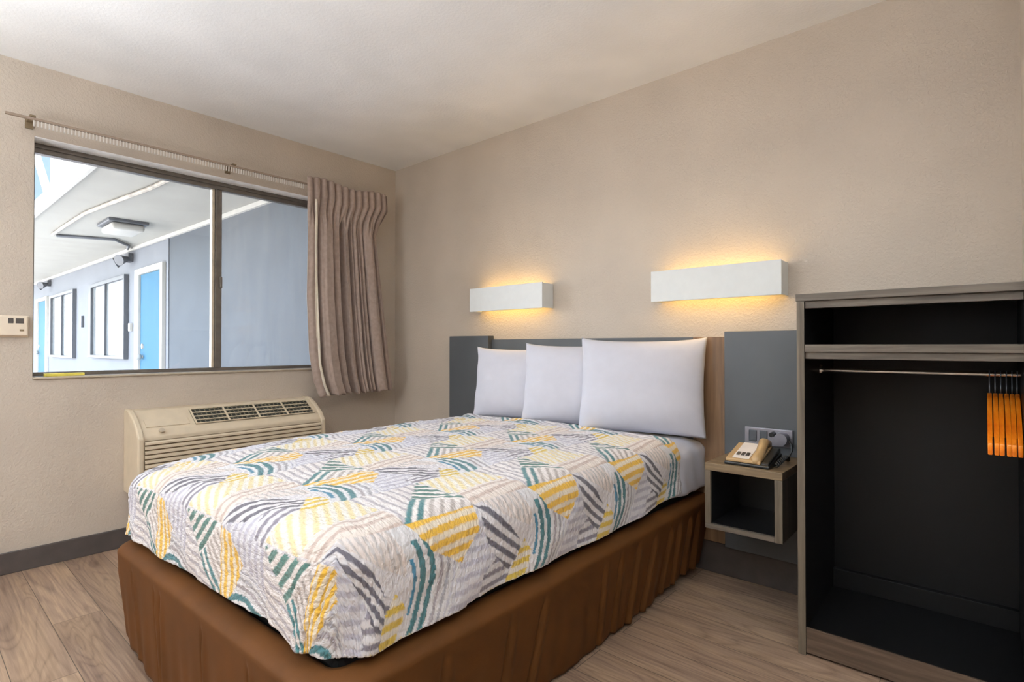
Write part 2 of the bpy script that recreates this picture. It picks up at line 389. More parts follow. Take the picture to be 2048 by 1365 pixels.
# ------------------------------------------------------------------ thermostat
t = thing('thermostat', (0, -2.22, 1.12), 'cream wall thermostat with two dark windows left of the window', 'thermostat')
MB().box(.0005, .008, -2.292, -2.150, 1.112, 1.216, .003).obj('back_plate', M['ivory'], t)
MB().box(.008, .032, -2.288, -2.156, 1.120, 1.212, .005).obj('housing', M['ivory'], t)
MB().box(.032, .0335, -2.200, -2.172, 1.178, 1.202, .0005).obj('display', M['key'], t)
MB().box(.032, .0335, -2.226, -2.208, 1.178, 1.202, .0005).obj('display', M['key'], t)
MB().box(.032, .036, -2.186, -2.172, 1.142, 1.150, .001).obj('button', M['cream_dark'], t)

# ------------------------------------------------------------------ curtain track + curtain
TZ = 2.140
ct = thing('curtain_track', (.05, -1.2, TZ), 'thin ribbed curtain track above the window', 'curtain track')
MB().box(.092, .108, -2.25, -.23, TZ-.004, TZ+.007, .001).obj('rail', M['rail'], ct)
for y in (-2.155, -1.247, -.35):
    MB().box(.001, .008, y-.015, y+.015, TZ-.02, TZ+.03, .001).box(.008, .11, y-.011, y+.011, TZ+.009, TZ+.018, .001).obj('bracket', M['cream_dark'], ct)
first = None
ys = np.arange(-2.15, -.80, .0141)
for y in ys:
    if first is None:
        first = MB().box(.095, .105, y-.0026, y+.0026, TZ-.032, TZ-.0045, .001).obj('carrier', M['carrier'], ct); y_first = y
    else:
        c = first.copy(); COL.objects.link(c); c.parent = ct; c.location = (0, float(y-y_first), 0)

def interp(t, pts): 
    a = np.array(pts); return np.interp(t, a[:, 0], a[:, 1])
nu, nv = 300, 120
s_, t_ = np.meshgrid(np.linspace(0, 1, nu), np.linspace(0, 1, nv), indexing='ij')
yl = interp(t_, [(0, -.790), (.1, -.787), (.55, -.800), (.8, -.785), (.93, -.755), (1, -.715)])
yr = interp(t_, [(0, -.172), (.08, -.165), (.16, -.235), (.22, -.262), (.5, -.215), (1, -.128)])
kn = np.array([(0, .010), (.05, .022), (.09, .020), (.135, -.022), (.165, .026), (.20, .034), (.27, .030), (.315, -.020), (.345, .014), (.375, .018), (.41, .004), (.435, -.026), (.475, .026), (.505, .024),
    (.53, -.008), (.56, .022), (.585, -.006), (.61, .024), (.635, -.004), (.66, .022), (.685, .0), (.71, .018), (.735, -.028), (.77, .028), (.81, .034), (.865, .026), (.905, -.026), (.935, .010), (.965, .006), (1, -.012)])
sw = np.clip(s_+.006*np.sin(3*t_+s_*7)*np.sin(PI*s_), 0, 1)
idx = np.clip(np.searchsorted(kn[:, 0], sw, 'right')-1, 0, len(kn)-2)
f_ = (sw-kn[idx, 0])/(kn[idx+1, 0]-kn[idx, 0]); f_ = f_*f_*(3-2*f_)
fold = kn[idx, 1]*(1-f_)+kn[idx+1, 1]*f_
ph = 2*PI*s_*11
head = np.abs(np.sin(PI*(s_*12.0+.2)))**.45*1.8-1.1
hw = 1-sstep(.12, .24, t_)
prof = fold*1.75*(1-hw)*(.85+.2*t_)+head*hw*.027
gather = .010*np.exp(-((t_-.17)/.05)**2)*np.sin(2*PI*s_*22)
X = .140+prof+gather*(1-hw*.5)-.02*sstep(.9, 1, s_)*(1-t_)+.012*t_
Yc = yl+(yr-yl)*s_+.010*(1-hw)*np.cos(ph)*np.sin(PI*s_)
Z = 2.176-1.436*t_ + .012*(1-t_)*np.sin(s_*9)*hw - .006*np.sin(ph)*t_
Z += .012*sstep(.8, 1, t_)*s_
V = np.stack([X, Yc-.018*(1-s_), Z], -1).reshape(-1, 3)
cu = npmesh('curtain', V, gridF(nu, nv), M['curtain'], loc=(.11, -.45, .74))
tag(cu, 'short taupe pinch pleated curtain panel gathered at right of the window', 'curtain')
md = cu.modifiers.new('thickness', 'SOLIDIFY'); md.thickness = .004
# turned-out cream lining at the leading edge
nu, nv = 24, 80
s_, t_ = np.meshgrid(np.linspace(0, 1, nu), np.linspace(.10, 1.0, nv), indexing='ij')
wl = interp(t_, [(0, .004), (.2, .012), (.45, .010), (.6, .018), (.85, .034), (1, .050)])
y0 = interp(t_, [(0, -.765), (.3, -.770), (.6, -.768), (.85, -.762), (.95, -.735), (1, -.705)])
V = np.stack([.176+.010*np.sin(PI*s_)+.006*np.sin(7*s_+3*t_)+.008*t_, y0+wl*s_, 2.176-1.43*t_-.01*s_], -1).reshape(-1, 3)
lo = npmesh('lining', V, gridF(nu, nv), M['lining'], parent=cu); lo['label'] = 'cream lining turned out along the edge'
lo.modifiers.new('thickness', 'SOLIDIFY').thickness = .003

# ------------------------------------------------------------------ air conditioner
AY0, AY1 = -1.765, -.735
ac = thing('air_conditioner', (0, (AY0+AY1)/2, .30), 'cream wall air conditioner under the window behind the bed', 'air conditioner')
prof = [(.001, .30), (.001, .730), (.075, .728), (.215, .640), (.245, .605), (.252, .30)]
MB().prism([(x, z) for x, z in prof], 'y', AY0+.02, AY1-.02, .006).obj('cabinet', M['cream'], ac)
capp = [(.001, .295), (.001, .735), (.07, .734), (.14, .702), (.225, .642), (.258, .60), (.262, .295)]
for a, b in ((AY0, AY0+.03), (AY1-.03, AY1)):
    MB().prism(capp, 'y', a, b, .008).obj('end_cap', M['cream'], ac)
sl = math.atan2(-(.640-.728), .215-.075)
def slope(px, off):   # point on the sloping top at fraction px, raised by off
    x = .075+.14*px; z = .728-.088*px
    return x+off*math.sin(sl), z+off*math.cos(sl)
x0, z0 = slope(.20, .001); x1, z1 = slope(.98, .001); x2, z2 = slope(.98, .004); x3, z3 = slope(.20, .004)
gy0, gy1 = -1.485, -.785
MB().prism([(x0, z0), (x1, z1), (x2, z2), (x3, z3)], 'y', gy0, gy1).obj('vent_recess', M['grille'], ac)
gb = MB()
for f in (.20, .40, .60, .80, .98):
    xa, za = slope(f-.015, .0045); xb, zb = slope(f+.015, .0045); xc, zc_ = slope(f+.015, .010); xd, zd = slope(f-.015, .010)
    gb.prism([(xa, za), (xb, zb), (xc, zc_), (xd, zd)], 'y', gy0, gy1)
for i in range(29):
    y = gy0+.004+(gy1-gy0-.008)*i/28; wd = .004 if i % 7 == 0 else .0022
    xa, za = slope(.2, .0045); xb, zb = slope(.98, .0045); xc, zc_ = slope(.98, .011); xd, zd = slope(.2, .011)
    if i % 7 == 0: gb.prism([(xa, za), (xb, zb), (xc, zc_), (xd, zd)], 'y', y-wd, y+wd)
gb.obj('vent_bars', M['cream'], ac)
gl = MB()
for i in range(29):
    y = gy0+.004+(gy1-gy0-.008)*i/28
    if i % 7:
        xa, za = slope(.2, .0045); xb, zb = slope(.98, .0045); xc, zc_ = slope(.98, .008); xd, zd = slope(.2, .008)
        gl.prism([(xa, za), (xb, zb), (xc, zc_), (xd, zd)], 'y', y-.003, y+.003)
gl.obj('vent_slats', plain('olive_grille_slats', (104, 100, 84), .5), ac)
lv = MB(); sh = MB()
for i in range(12):
    z = .585-.0235*i
    lv.prism([(.2525, z-.003), (.262, z-.010), (.262, z-.019), (.2525, z-.019)], 'y', AY0+.032, AY1-.032)
sh.box(.2518, .2524, AY0+.031, AY1-.031, .31, .586)
sh.obj('louvre_gaps', M['cream_dark'], ac); lv.obj('louvres', M['cream'], ac)
xa, za = slope(.55, .0012); xb, zb = slope(.92, .0012); xc, zc_ = slope(.92, .004); xd, zd = slope(.55, .004)
MB().prism([(xa, za), (xb, zb), (xc, zc_), (xd, zd)], 'y', -1.715, -1.51, .001).obj('control_door', M['cream'], ac)
MB().cyl((.236, -1.655, .629), (.243, -1.655, .635), .013, .013).obj('badge', M['alum_light'], ac)

# ------------------------------------------------------------------ sconces
sc = thing('wall_sconce', (.94, 0, 1.37), 'white box wall sconce nearer the window, above the left pillow', 'wall light', 'box sconces over the bed')
a, b = .94, 1.539
MB().box(a, b, -.108, -.098, 1.293, 1.443, .002).obj('cover', M['white_metal'], sc)
for q in (a+.0005, b-.0085):
    MB().box(q, q+.008, -.0975, -.001, 1.296, 1.440, .001).obj('end_plate', M['white_metal'], sc)
MB().box(a+.02, b-.02, -.012, -.001, 1.315, 1.42, .002).obj('back_plate', M['white_metal'], sc)
MB().cyl((a+.05, -.05, 1.368), (b-.05, -.05, 1.368), .016).obj('lamp_tube', M['lamp'], sc, smooth='auto')
for q in (a+.022, b-.05):
    MB().box(q, q+.028, -.066, -.012, 1.345, 1.391, .003).obj('lamp_holder', M['white_metal'], sc)
s2 = copy_tree(sc); s2.location = (2.222, 0, 1.366)
s2['label'] = 'white box wall sconce nearer the black closet, above the right pillow'

# ------------------------------------------------------------------ headboard
hb = thing('headboard', (1.8, 0, .15), 'slate grey and brown panelled headboard fixed behind the bed', 'headboard')
MB().box(1.058, 2.40, -.026, -.001, .15, 1.114, .002).obj('centre_panel', M['grey'], hb)
MB().box(2.4005, 2.56, -.026, -.001, .15, 1.114, .002).obj('brown_strip', M['hbbrown'], hb)['label'] = 'brown strip'  # brown grained strip at the right end of the centre panel
for a, b in ((.688, 1.057), (2.561, 2.966)):
    MB().box(a, b, -.056, -.001, .147, 1.138, .003).obj('side_panel', M['grey'], hb)

# ------------------------------------------------------------------ bed: box spring, skirt, mattress, quilt, pillows
BX0, BX1, BYF, BYH, ZT = 1.075, 2.452, -1.985, -.03, .648
RC, RE = .135, .070
def skew(x, y):
    """foot edge runs slightly askew"""
    k = np.clip((BX1-x)/(BX1-BX0), 0, 1)
    return y-.040*k*sstep(-1.0, -1.9, y)
tag(MB().box(BX0+.045, BX1-.045, BYF+.045, BYH, .25, .386, .02).box(BX0+.13, BX1-.13, BYF+.13, BYH, .001, .26, .01).obj('box_spring', M['darkcloth'], loc=(1.77, -1.0, .001)), 'dark box spring under the mattress, hidden by the brown skirt', 'box spring')

def bedmap(U, Vv, off, x0, x1, yf, yh, zt, openhead=True):
    """flattened cloth coordinates -> surface over the mattress"""
    cx0, cx1, cyf = x0+RC, x1-RC, yf+RC
    du = np.where(U < cx0, U-cx0, np.where(U > cx1, U-cx1, 0)); dv = np.where(Vv < cyf, Vv-cyf, 0)
    d = np.maximum(np.abs(du), np.abs(dv))
    ad, bd = np.abs(du), np.abs(dv)
    th = np.where(d > 1e-9, np.where(ad >= bd, bd/np.maximum(d, 1e-9)*.5, 1-ad/np.maximum(d, 1e-9)*.5), 0)*PI/2
    nx = np.sign(du)*np.cos(th); ny = -np.sin(th)*(bd > 0)
    nx = np.where(bd == 0, np.sign(du), nx)
    fl = RC-RE; arc = RE*PI/2
    phi = np.clip((d-fl)/RE, 0, PI/2)
    h = np.where(d < fl, d, fl+RE*np.sin(phi)); z = -RE*(1-np.cos(phi)); z = np.where(d > fl+arc, -RE-(d-fl-arc), z)
    h = h+off*np.sin(phi); z = z+off*np.cos(phi)
    X = np.clip(U, cx0, cx1)+nx*h; Y = np.maximum(Vv, cyf)+ny*h
    return X, Y, zt+z, d, phi

# mattress in its fitted sheet
nu, nv = 150, 160
Lm = RC-RE+RE*PI/2+.158
mx0, mx1, myf = BX0+.012, BX1-.012, BYF+.012
us = np.linspace(mx0+RC-Lm, mx1-RC+Lm, nu); vs = np.linspace(myf+RC-Lm, BYH, nv)
U, Vv = np.meshgrid(us, vs, indexing='ij')
X, Y, Z, d, phi = bedmap(U, Vv, 0, mx0, mx1, myf, BYH, ZT-.012)
Y = skew(X, Y)
hd = sstep(-.36, -.25, Y)
X = X+hd*(.022*np.sin(phi)*np.sign(X-1.77))+.003*hd*np.sin(phi)*np.sin(Y*60+Z*25)
Z = Z-.02*sstep(-.10, -.03, Y)*(1-np.sin(phi))
Z = Z+hd*.004*(vnoise(U*9, Vv*14, 5)-.5)
cf = np.exp(-(((X-BX0)/.30)**2+((Y-BYF)/.30)**2)); Z = Z-.030*cf*np.cos(phi)-.018*cf-.004*(1-hd)*np.cos(phi)
X = X+np.sin(phi)*(1-hd)*.006*(1.77-X > 0)-np.sin(phi)*(1-hd)*.006*(X > 1.77); Y = Y+.012*np.sin(phi)*(Vv < myf+RC)*(1-hd)
top = np.stack([X, Y, Z], -1)
Fq = gridF(nu, nv)
V = top.reshape(-1, 3)
mt = npmesh('mattress', V, Fq, M['white_cotton'], loc=(1.77, -1.0, .37))
bm = bmesh.new(); bm.from_mesh(mt.data)
bd = [e for e in bm.edges if e.is_boundary]
r = bmesh.ops.edgeloop_fill(bm, edges=bd) if False else bmesh.ops.holes_fill(bm, edges=bd, sides=0)
bmesh.ops.recalc_face_normals(bm, faces=bm.faces[:]); bm.to_mesh(mt.data); bm.free()
tag(mt, 'white sheeted mattress on the bed, bare white at the pillow end', 'mattress')

# quilt print -------------------------------------------------------
TA, TB = .465, .458
def inpoly(a, b, P):
    m = np.ones(a.shape, bool); n = len(P); ar = sum(P[i][0]*P[(i+1) % n][1]-P[(i+1) % n][0]*P[i][1] for i in range(n))
    sg = 1 if ar > 0 else -1
    for i in range(n):
        (x0, y0), (x1, y1) = P[i], P[(i+1) % n]
        m &= sg*((x1-x0)*(b-y0)-(y1-y0)*(a-x0)) >= 0
    return m
def quilt_print(u, v):
    wob = .0008
    a = u-2.425+wob*np.sin(v*310+9*np.sin(u*40)); b = v+1.775+wob*np.sin(u*290+7*np.sin(v*37))
    a = (a+TA/2) % TA-TA/2; b = b % TB
    bw = (b+.12) % TB-.12                      # b around the junction at 0
    C = np.empty(a.shape+(3,)); C[:] = lin((232, 230, 234))
    br_ = .93+.07*vnoise(u*110, v*190, 8)     # woven break-up
    def put(mask, col, al=1.0):
        k = (mask*al*br_)[..., None]; C[:] = C*(1-k)+np.array(lin(col))*k
    def stripes(mask, t, period, duty, col, al=1.0):
        f = (t/period) % 1.0
        e = .10
        k = np.clip((duty-f)/e+.5, 0, 1)*np.clip(f/e+.5, 0, 1)
        put(mask*k, col, al)
    one = np.ones(a.shape)
    stripes(one, a*.8+b*.6, .019, .45, (206, 202, 210), .5)
    # upper cells (a<0)
    up = a < 0
    K = (-.2325, .229)
    c_gray = inpoly(a, b, [(0, 0), K, (-.2325, 0)])
    put(c_gray, (238, 234, 234)); stripes(c_gray, b+.15*a, .029, .36, (164, 158, 168), .9)
    c_py = inpoly(a, b, [(-.075, .235), (-.2325, .235), (-.2325, .458), (-.09, .458)])
    put(c_py, (242, 238, 228)); stripes(c_py, a*.5+b, .030, .46, (228, 206, 128), .7)
    c_be = inpoly(a, b, [(0, .229), (0, .458), (-.085, .458), (-.075, .235)])
    put(c_be, (236, 226, 218)); stripes(c_be, a+.1*b, .034, .40, (190, 168, 158), .85)
    tri = inpoly(a, b, [(0, 0), (0, .232), K])
    put(tri, (242, 236, 234))
    e1 = (b*K[0]-a*K[1])/math.hypot(*K)*-1     # distance inside from edge J2-K
    e1 = np.abs(e1)
    t2 = tri & inpoly(a, b, [(-.005, .228), (-.2325, .232), (-.135, .115)])
    ed = tri & ~t2
    stripes(ed & (e1 < .052), e1, .026, .55, (0, 104, 110))
    stripes(ed & (e1 >= .052), e1, .026, .45, (170, 160, 156), .9)
    stripes(t2, (a-b)*.7071, .033, .55, (34, 98, 88))  # greener than the teal: warm light at the foot painted in
    # lower cells (a>0)
    dn = a >= 0
    lf = inpoly(a, b, [(0, .229), (0, .458), (.11, .43), (.16, .40), (.03, .29)])
    put(lf, (236, 226, 222)); stripes(lf, b-.25*a, .021, .42, (190, 186, 186), .85)
    ch = inpoly(a, b, [(0, .229), (.03, .29), (.15, .40), (.2325, .33), (.2325, .09), (.12, .16)])
    put(ch, (226, 226, 234)); stripes(ch, a-.05*b, .030, .45, (184, 182, 198), .9)
    ch2 = inpoly(a, b, [(.150, .285), (.165, .40), (.2325, .345), (.2325, .22), (.18, .23)])
    put(ch2, (232, 231, 236)); stripes(ch2, a, .030, .46, (120, 114, 128))
    dk = inpoly(a, b, [(0, .229), (.03, .30), (.155, .405), (.205, .335), (.12, .255)])
    put(dk, (230, 228, 232)); stripes(dk, a*.72-b*.62+.9*(a-.05)**2, .031, .52, (74, 70, 84))
    yt = inpoly(a, b, [(.13, .405), (.2325, .325), (.2325, .458), (.20, .458)])
    put(yt, (238, 232, 220)); stripes(yt, a, .031, .52, (212, 180, 40))
    yf_ = inpoly(a, b, [(0, 0), (0, .229), (.06, .222), (.125, .155), (.07, .06)])
    put(yf_, (242, 230, 208)); stripes(yf_, a+.012*np.sin(b*8), .031, .55, (226, 176, 20))
    s = bw-.045*np.sin(PI*np.clip(a/.24, 0, 1))
    tc = dn & (s > -.055) & (s < .10) & ~yf_
    put(tc, (230, 230, 234))
    put(tc & (s > -.048) & (s < -.036) & (a > .07) & (a < .19), (10, 116, 150))
    put(tc & (s > -.024) & (s < -.006) & (a > .035), (0, 100, 108))
    put(tc & (s > .007) & (s < .025) & (a > .012), (0, 100, 108))
    put(tc & (s > .040) & (s < .051) & (a > .02), (160, 152, 158))
    put(tc & (s > .063) & (s < .073) & (a > .03), (160, 158, 166))
    stripes(tc & (s > .08), s, .017, .45, (188, 188, 204), .8)
    return C

du = .0032
LQ = .342
us = np.arange(BX0+RC-LQ, BX1-RC+LQ+du, du); vs = np.arange(BYF+RC-LQ, -.298, du)
nu, nv = len(us), len(vs)
U, Vv = np.meshgrid(us, vs, indexing='ij')
# hem varies a little round the bed: stretch the outermost drop
X, Y, Z, d, phi = bedmap(U, Vv, .004, BX0, BX1, BYF, BYH, ZT)
drop = np.clip((d-(RC-RE)-RE*PI/2), 0, 1)/(LQ-(RC-RE)-RE*PI/2)
hem = .005*np.sin(U*6+1)+.004*np.sin(Vv*5+2)+.020*sstep(-1.0, -.3, Vv)*(U > 1.77)-.006*(U > 2.2)*(Vv < -1.6)+.012*sstep(1.4, 1.8, U)*(1-sstep(2.2, 2.4, U))
Z = Z+hem*drop
# soft undulation, slack drape
und = (vnoise(U*7, Vv*7, 1)-.5)*.010+(vnoise(U*22, Vv*22, 2)-.5)*.005
puck = (vnoise(U*60, Vv*95, 11)-.5)*.0030
nX = np.where(phi > .01, np.sin(phi)*np.sign(X-1.77)*(np.abs(X-1.77) > .5), 0)
fold = .006*drop*np.sin((U+Vv)*19+2*np.sin(U*5))
onfoot = (Vv < BYF+RC); onright = (U > BX1-RC); onleft = (U < BX0+RC)
dirx = onright*1.0-onleft*1.0; diry = -1.0*onfoot
amt = np.sin(phi)*(und+puck+fold)
X = X+dirx*amt; Y = Y+diry*amt
Z = Z+np.cos(phi)*(und+puck)
# crown of the bed and drooping corners
Z = Z+.010*np.sin(PI*np.clip((X-BX0)/(BX1-BX0), 0, 1))*sstep(BYF, BYF+.4, Y)*np.cos(phi)
cf = np.exp(-(((X-BX0)/.30)**2+((Y-BYF)/.30)**2)); Z = Z-.026*cf*np.cos(phi)-.018*cf
Z = Z+.006*np.exp(-((Vv+.308)/.02)**2)*np.cos(phi)
Y = skew(X, Y)
V = np.stack([X, Y, Z], -1).reshape(-1, 3)
uv = np.stack([U, Vv], -1).reshape(-1, 2)
colr = quilt_print(U, Vv).reshape(-1, 3)
q = npmesh('quilt', V, gridF(nu, nv), M['quilt'], uv=uv, col=colr, loc=(1.77, -1.1, .4))
tag(q, 'white puckered quilt with teal, yellow and grey striped triangles over the bed', 'quilt')
md = q.modifiers.new('thickness', 'SOLIDIFY'); md.thickness = .006; md.offset = 1

# bed skirt: ledge on the box spring, then pleated drop
ns, nt = 1300, 44
per = []
R2 = .10
x0, x1, yf = BX0+.022, BX1+.034, BYF-.034
Ls = abs(yf+R2-BYH); Lf = x1-x0-2*R2; La = R2*PI/2
Ltot = 2*Ls+Lf+2*La
sv = np.linspace(0, Ltot, ns)
px = np.zeros(ns); py = np.zeros(ns); ox = np.zeros(ns); oy = np.zeros(ns)
for i, s in enumerate(sv):
    if s < Ls: px[i], py[i], ox[i], oy[i] = x0, BYH-s, -1, 0
    elif s < Ls+La: a = (s-Ls)/R2; px[i], py[i], ox[i], oy[i] = x0+R2-R2*math.cos(a), yf+R2-R2*math.sin(a), -math.cos(a), -math.sin(a)
    elif s < Ls+La+Lf: px[i], py[i], ox[i], oy[i] = x0+R2+(s-Ls-La), yf, 0, -1
    elif s < Ls+2*La+Lf: a = (s-Ls-La-Lf)/R2; px[i], py[i], ox[i], oy[i] = x1-R2+R2*math.sin(a), yf+R2-R2*math.cos(a), math.sin(a), -math.cos(a)
    else: px[i], py[i], ox[i], oy[i] = x1, yf+R2+(s-Ls-2*La-Lf), 1, 0
tt = np.linspace(0, 1, nt)
S_, T_ = np.meshgrid(np.arange(ns), tt, indexing='ij')
sS = sv[S_]
ledge = T_ < .22
tl = np.clip(T_/.22, 0, 1); td = np.clip((T_-.22)/.78, 0, 1)
ang = tl*PI/2
off = np.where(ledge, -.066+.066*np.sin(ang)*1.0, 0)
lft = 1-sstep(Ls+.10, Ls+.55, sS)
hemz = .012+.003*np.sin(sS*13)+lft*(.045+.012*np.sin(sS*26))+.03*sstep(Ltot-.8, Ltot, sS)
zz = np.where(ledge, .372-.026*(1-np.cos(ang)), .346*(1-td)+hemz*td)
# soft waves plus a few sharp creases
wave = np.sin(2*PI*sS/.19+1.6*np.sin(sS*3.1))*.5+.3*np.sin(2*PI*sS/.083+2*np.sin(sS*2.2))
wv = wave*.0045*sstep(.05, .9, td)
dens = np.where(sS > Ltot-.75, 1.8, 1.0)
for c in (Ls+.10, Ls+.29, Ls+.50, Ls+.55, Ls+.86, Ls+1.12, Ls+2*La+Lf+.22, Ls+2*La+Lf+.47, Ls+2*La+Lf+.62, Ls+2*La+Lf+.95, Ls+2*La+Lf+1.06, Ls+2*La+Lf+1.19, Ls+2*La+Lf+1.33, Ls+2*La+Lf+1.47, Ls+2*La+Lf+1.55, Ls+2*La+Lf+1.66, Ls+2*La+Lf+1.75):
    cc_ = c+.03*td*math.sin(c*9)
    wv = wv-(.020 if c < Ls+La+Lf else .012)*np.exp(-((sS-cc_)/.007)**2)*sstep(.02, .3, td)+.006*np.exp(-((sS-cc_-.018)/.014)**2)*sstep(.02, .3, td)
wv = wv*dens
taper = -.040*td*(px[S_] > 2)*sstep(Ls+La+Lf, Ls+2*La+Lf, sS)-.012*td*(1-sstep(Ls, Ls+La+.3, sS))-.016*td
ofs = off+wv*(td > 0)+taper*(td > 0)
X = px[S_]+ox[S_]*ofs; Y = py[S_]+oy[S_]*ofs; Z = zz
Y = skew(X, Y)
V = np.stack([X, Y, Z], -1).reshape(-1, 3)
sk = npmesh('bed_skirt', V, gridF(ns, nt), M['skirt'], loc=(1.77, -1.0, .02))
tag(sk, 'pleated brown cloth bed skirt hanging round the bed base to the floor', 'bed skirt')
md = sk.modifiers.new('thickness', 'SOLIDIFY'); md.thickness = .003; md.offset = -1

def pillow(cx, cy, w, h, th, z0, yaw, lean, seed, label):
    n, m = 80, 60
    def shell(sign):
        s, t = np.meshgrid(np.linspace(-1, 1, n), np.linspace(-1, 1, m), indexing='ij')
        prof = ((1-np.abs(s)**2.6)*(1-np.abs(t)**2.6))
        prof = np.clip(prof, 0, 1)**.56
        wr = (vnoise(s*2+9, t*2+9, seed)-.5)*.10+(vnoise(s*5+9, t*4+9, seed+1)-.5)*.03
        y = sign*th/2*(1.38 if sign < 0 else .72)*prof*(1+wr*1.1)
        x = s*w/2*(1-.045*(1-t**2))*(1+.0*t)
        z = h/2+t*h/2*(1-.05*(1-s**2))
        sag = -.012*(1-t)*.5*(1-np.abs(s)**4)
        z = z+.010*np.abs(s)**6*(t > 0)
        y = y+.004*np.sin(9*t+seed)*(1-prof)
        return np.stack([x, y, z], -1)
    A, B = shell(-1), shell(1)
    V = np.concatenate([A.reshape(-1, 3), B.reshape(-1, 3)])
    F1 = gridF(n, m); F2 = gridF(n, m)[:, ::-1]+n*m
    F = np.concatenate([F1, F2])
    cl, sl_ = math.cos(lean), math.sin(lean)
    y, z = V[:, 1].copy(), V[:, 2].copy()
    V[:, 1] = y*cl+z*sl_; V[:, 2] = z*cl-y*sl_
    c, s = math.cos(yaw), math.sin(yaw)
    x, y = V[:, 0].copy(), V[:, 1].copy()
    V[:, 0] = x*c-y*s; V[:, 1] = x*s+y*c
    V += np.array([cx, cy, z0])
    o = npmesh('pillow', V, F, M['white_cotton'], loc=(cx, cy, z0))
    bm = bmesh.new(); bm.from_mesh(o.data); bmesh.ops.remove_doubles(bm, verts=bm.verts, dist=.0012)
    bmesh.ops.recalc_face_normals(bm, faces=bm.faces[:]); bm.to_mesh(o.data); bm.free()
    for p in o.data.polygons: p.use_smooth = True
    return tag(o, label, 'pillow', 'white pillows against the headboard')
YAW = math.radians(16.5)
pillow(1.438, -.203, .60, .415, .125, .648, YAW, math.radians(9), 21, 'white pillow farthest left, partly tucked behind its neighbour')
pillow(1.820, -.205, .60, .437, .125, .648, YAW, math.radians(9), 31, 'white pillow in the middle of the three pillows on the bed')
pillow(2.208, -.210, .615, .465, .135, .645, YAW, math.radians(9), 41, 'fully visible white pillow at right, nearest the nightstand')

# ------------------------------------------------------------------ nightstand, phone, outlet
NX0, NX1, NY0, NZ0, NZ1 = 2.606, 2.898, -.400, .334, .598
nsd = thing('nightstand', (2.752, -.058, NZ0), 'small open wall mounted laminate nightstand between bed and closet', 'nightstand')
MB().box(NX0, NX1, NY0, -.058, NZ1-.030, NZ1, .002).obj('top_panel', M['woodtop'], nsd)
MB().box(NX0, NX0+.022, NY0, -.058, NZ0+.020, NZ1-.0305, .001).obj('side_panel', M['woodz'], nsd)
MB().box(NX1-.028, NX1, NY0, -.058, NZ0+.0, NZ1-.0305, .001).obj('side_panel', M['woodz'], nsd)
MB().box(NX0, NX1-.0285, NY0, -.058, NZ0, NZ0+.0195, .001).obj('bottom_panel', M['wood'], nsd)
inn = MB(); i0, i1, j0, j1 = NX0+.0225, NX1-.0285, NZ0+.020, NZ1-.031
inn.box(i0, i0+.002, NY0+.012, -.06, j0, j1).box(i1-.002, i1, NY0+.012, -.06, j0, j1).box(i0, i1, NY0+.012, -.06, j0, j0+.002).box(i0, i1, NY0+.012, -.06, j1-.002, j1).box(i0, i1, -.064, -.060, j0, j1)
inn.obj('interior', M['blackp'], nsd)['label'] = 'black interior'

PX0, PX1, PY0, PY1, PZ = 2.675, 2.846, -.378, -.205, .5985
ph = thing('telephone', ((PX0+PX1)/2, -.29, PZ), 'tan and black desk telephone with white faceplate on the nightstand', 'telephone')
MB().prism([(PY0, PZ), (PY1, PZ), (PY1, PZ+.040), (PY0, PZ+.012)], 'x', PX0, PX1, .004).obj('base', M['blackp'], ph)
MB().prism([(PY0+.006, PZ+.0125), (PY1-.004, PZ+.0405), (PY1-.010, PZ+.066), (PY0+.006, PZ+.024)], 'x', PX0+.004, PX1-.034, .003).obj('body', M['tan'], ph)
sp = math.atan2(.042, PY1-.010-PY0-.006)
def top_(f, off): 
    y = PY0+.006+f*(PY1-.016-PY0); z = PZ+.024+.042*f
    return y-off*math.sin(sp), z+off*math.cos(sp)
def plate(name, xa, xb, fa, fb, o0, o1, mat, par):
    return MB().prism([top_(fa, o0), top_(fb, o0), top_(fb, o1), top_(fa, o1)], 'x', xa, xb, .0006).obj(name, mat, par)
fp = plate('faceplate', PX0+.028, PX0+.092, .06, .98, .0005, .003, M['paper'], ph)
for i in range(3):
    for f in ((.20, .36),):
        plate('key', PX0+.036+.018*i, PX0+.048+.018*i, f[0], f[1], .0031, .007, M['key'], ph)
hs = MB()
ya, za = top_(.02, .0); yb, zb = top_(.5, .006); yc, zc_ = top_(1.02, .0)
hx = PX0+.117
hs.tube([(hx, ya-.004, za-.008), (hx, ya+.012, za+.002), (hx, ya+.045, za+.012), (hx, yb, zb+.002), (hx, yc-.045, zc_+.014), (hx, yc-.012, zc_+.004), (hx, yc+.004, zc_-.008)], [.008, .021, .020, .018, .020, .021, .008], 14)
hs.obj('handset', M['tan'], ph, smooth=True)
MB().prism([(PY0+.004, PZ+.0125), (PY1-.004, PZ+.0405), (PY1-.010, PZ+.060), (PY0+.010, PZ+.022)], 'x', PX1-.0335, PX1-.003, .005).obj('cradle', M['blackp'], ph)
coil = []
for i in range(150):
    f = i/149; a = f*2*PI*15
    bx, by, bz = PX1+.014+.010*math.sin(f*PI), PY0+.03+.17*f, PZ+.011+.020*math.sin(f*PI)
    coil.append((bx+.008*math.cos(a), by, bz+.008*math.sin(a)))
MB().tube(coil, .0022, 6).obj('cord', M['blackp'], ph, smooth=True)

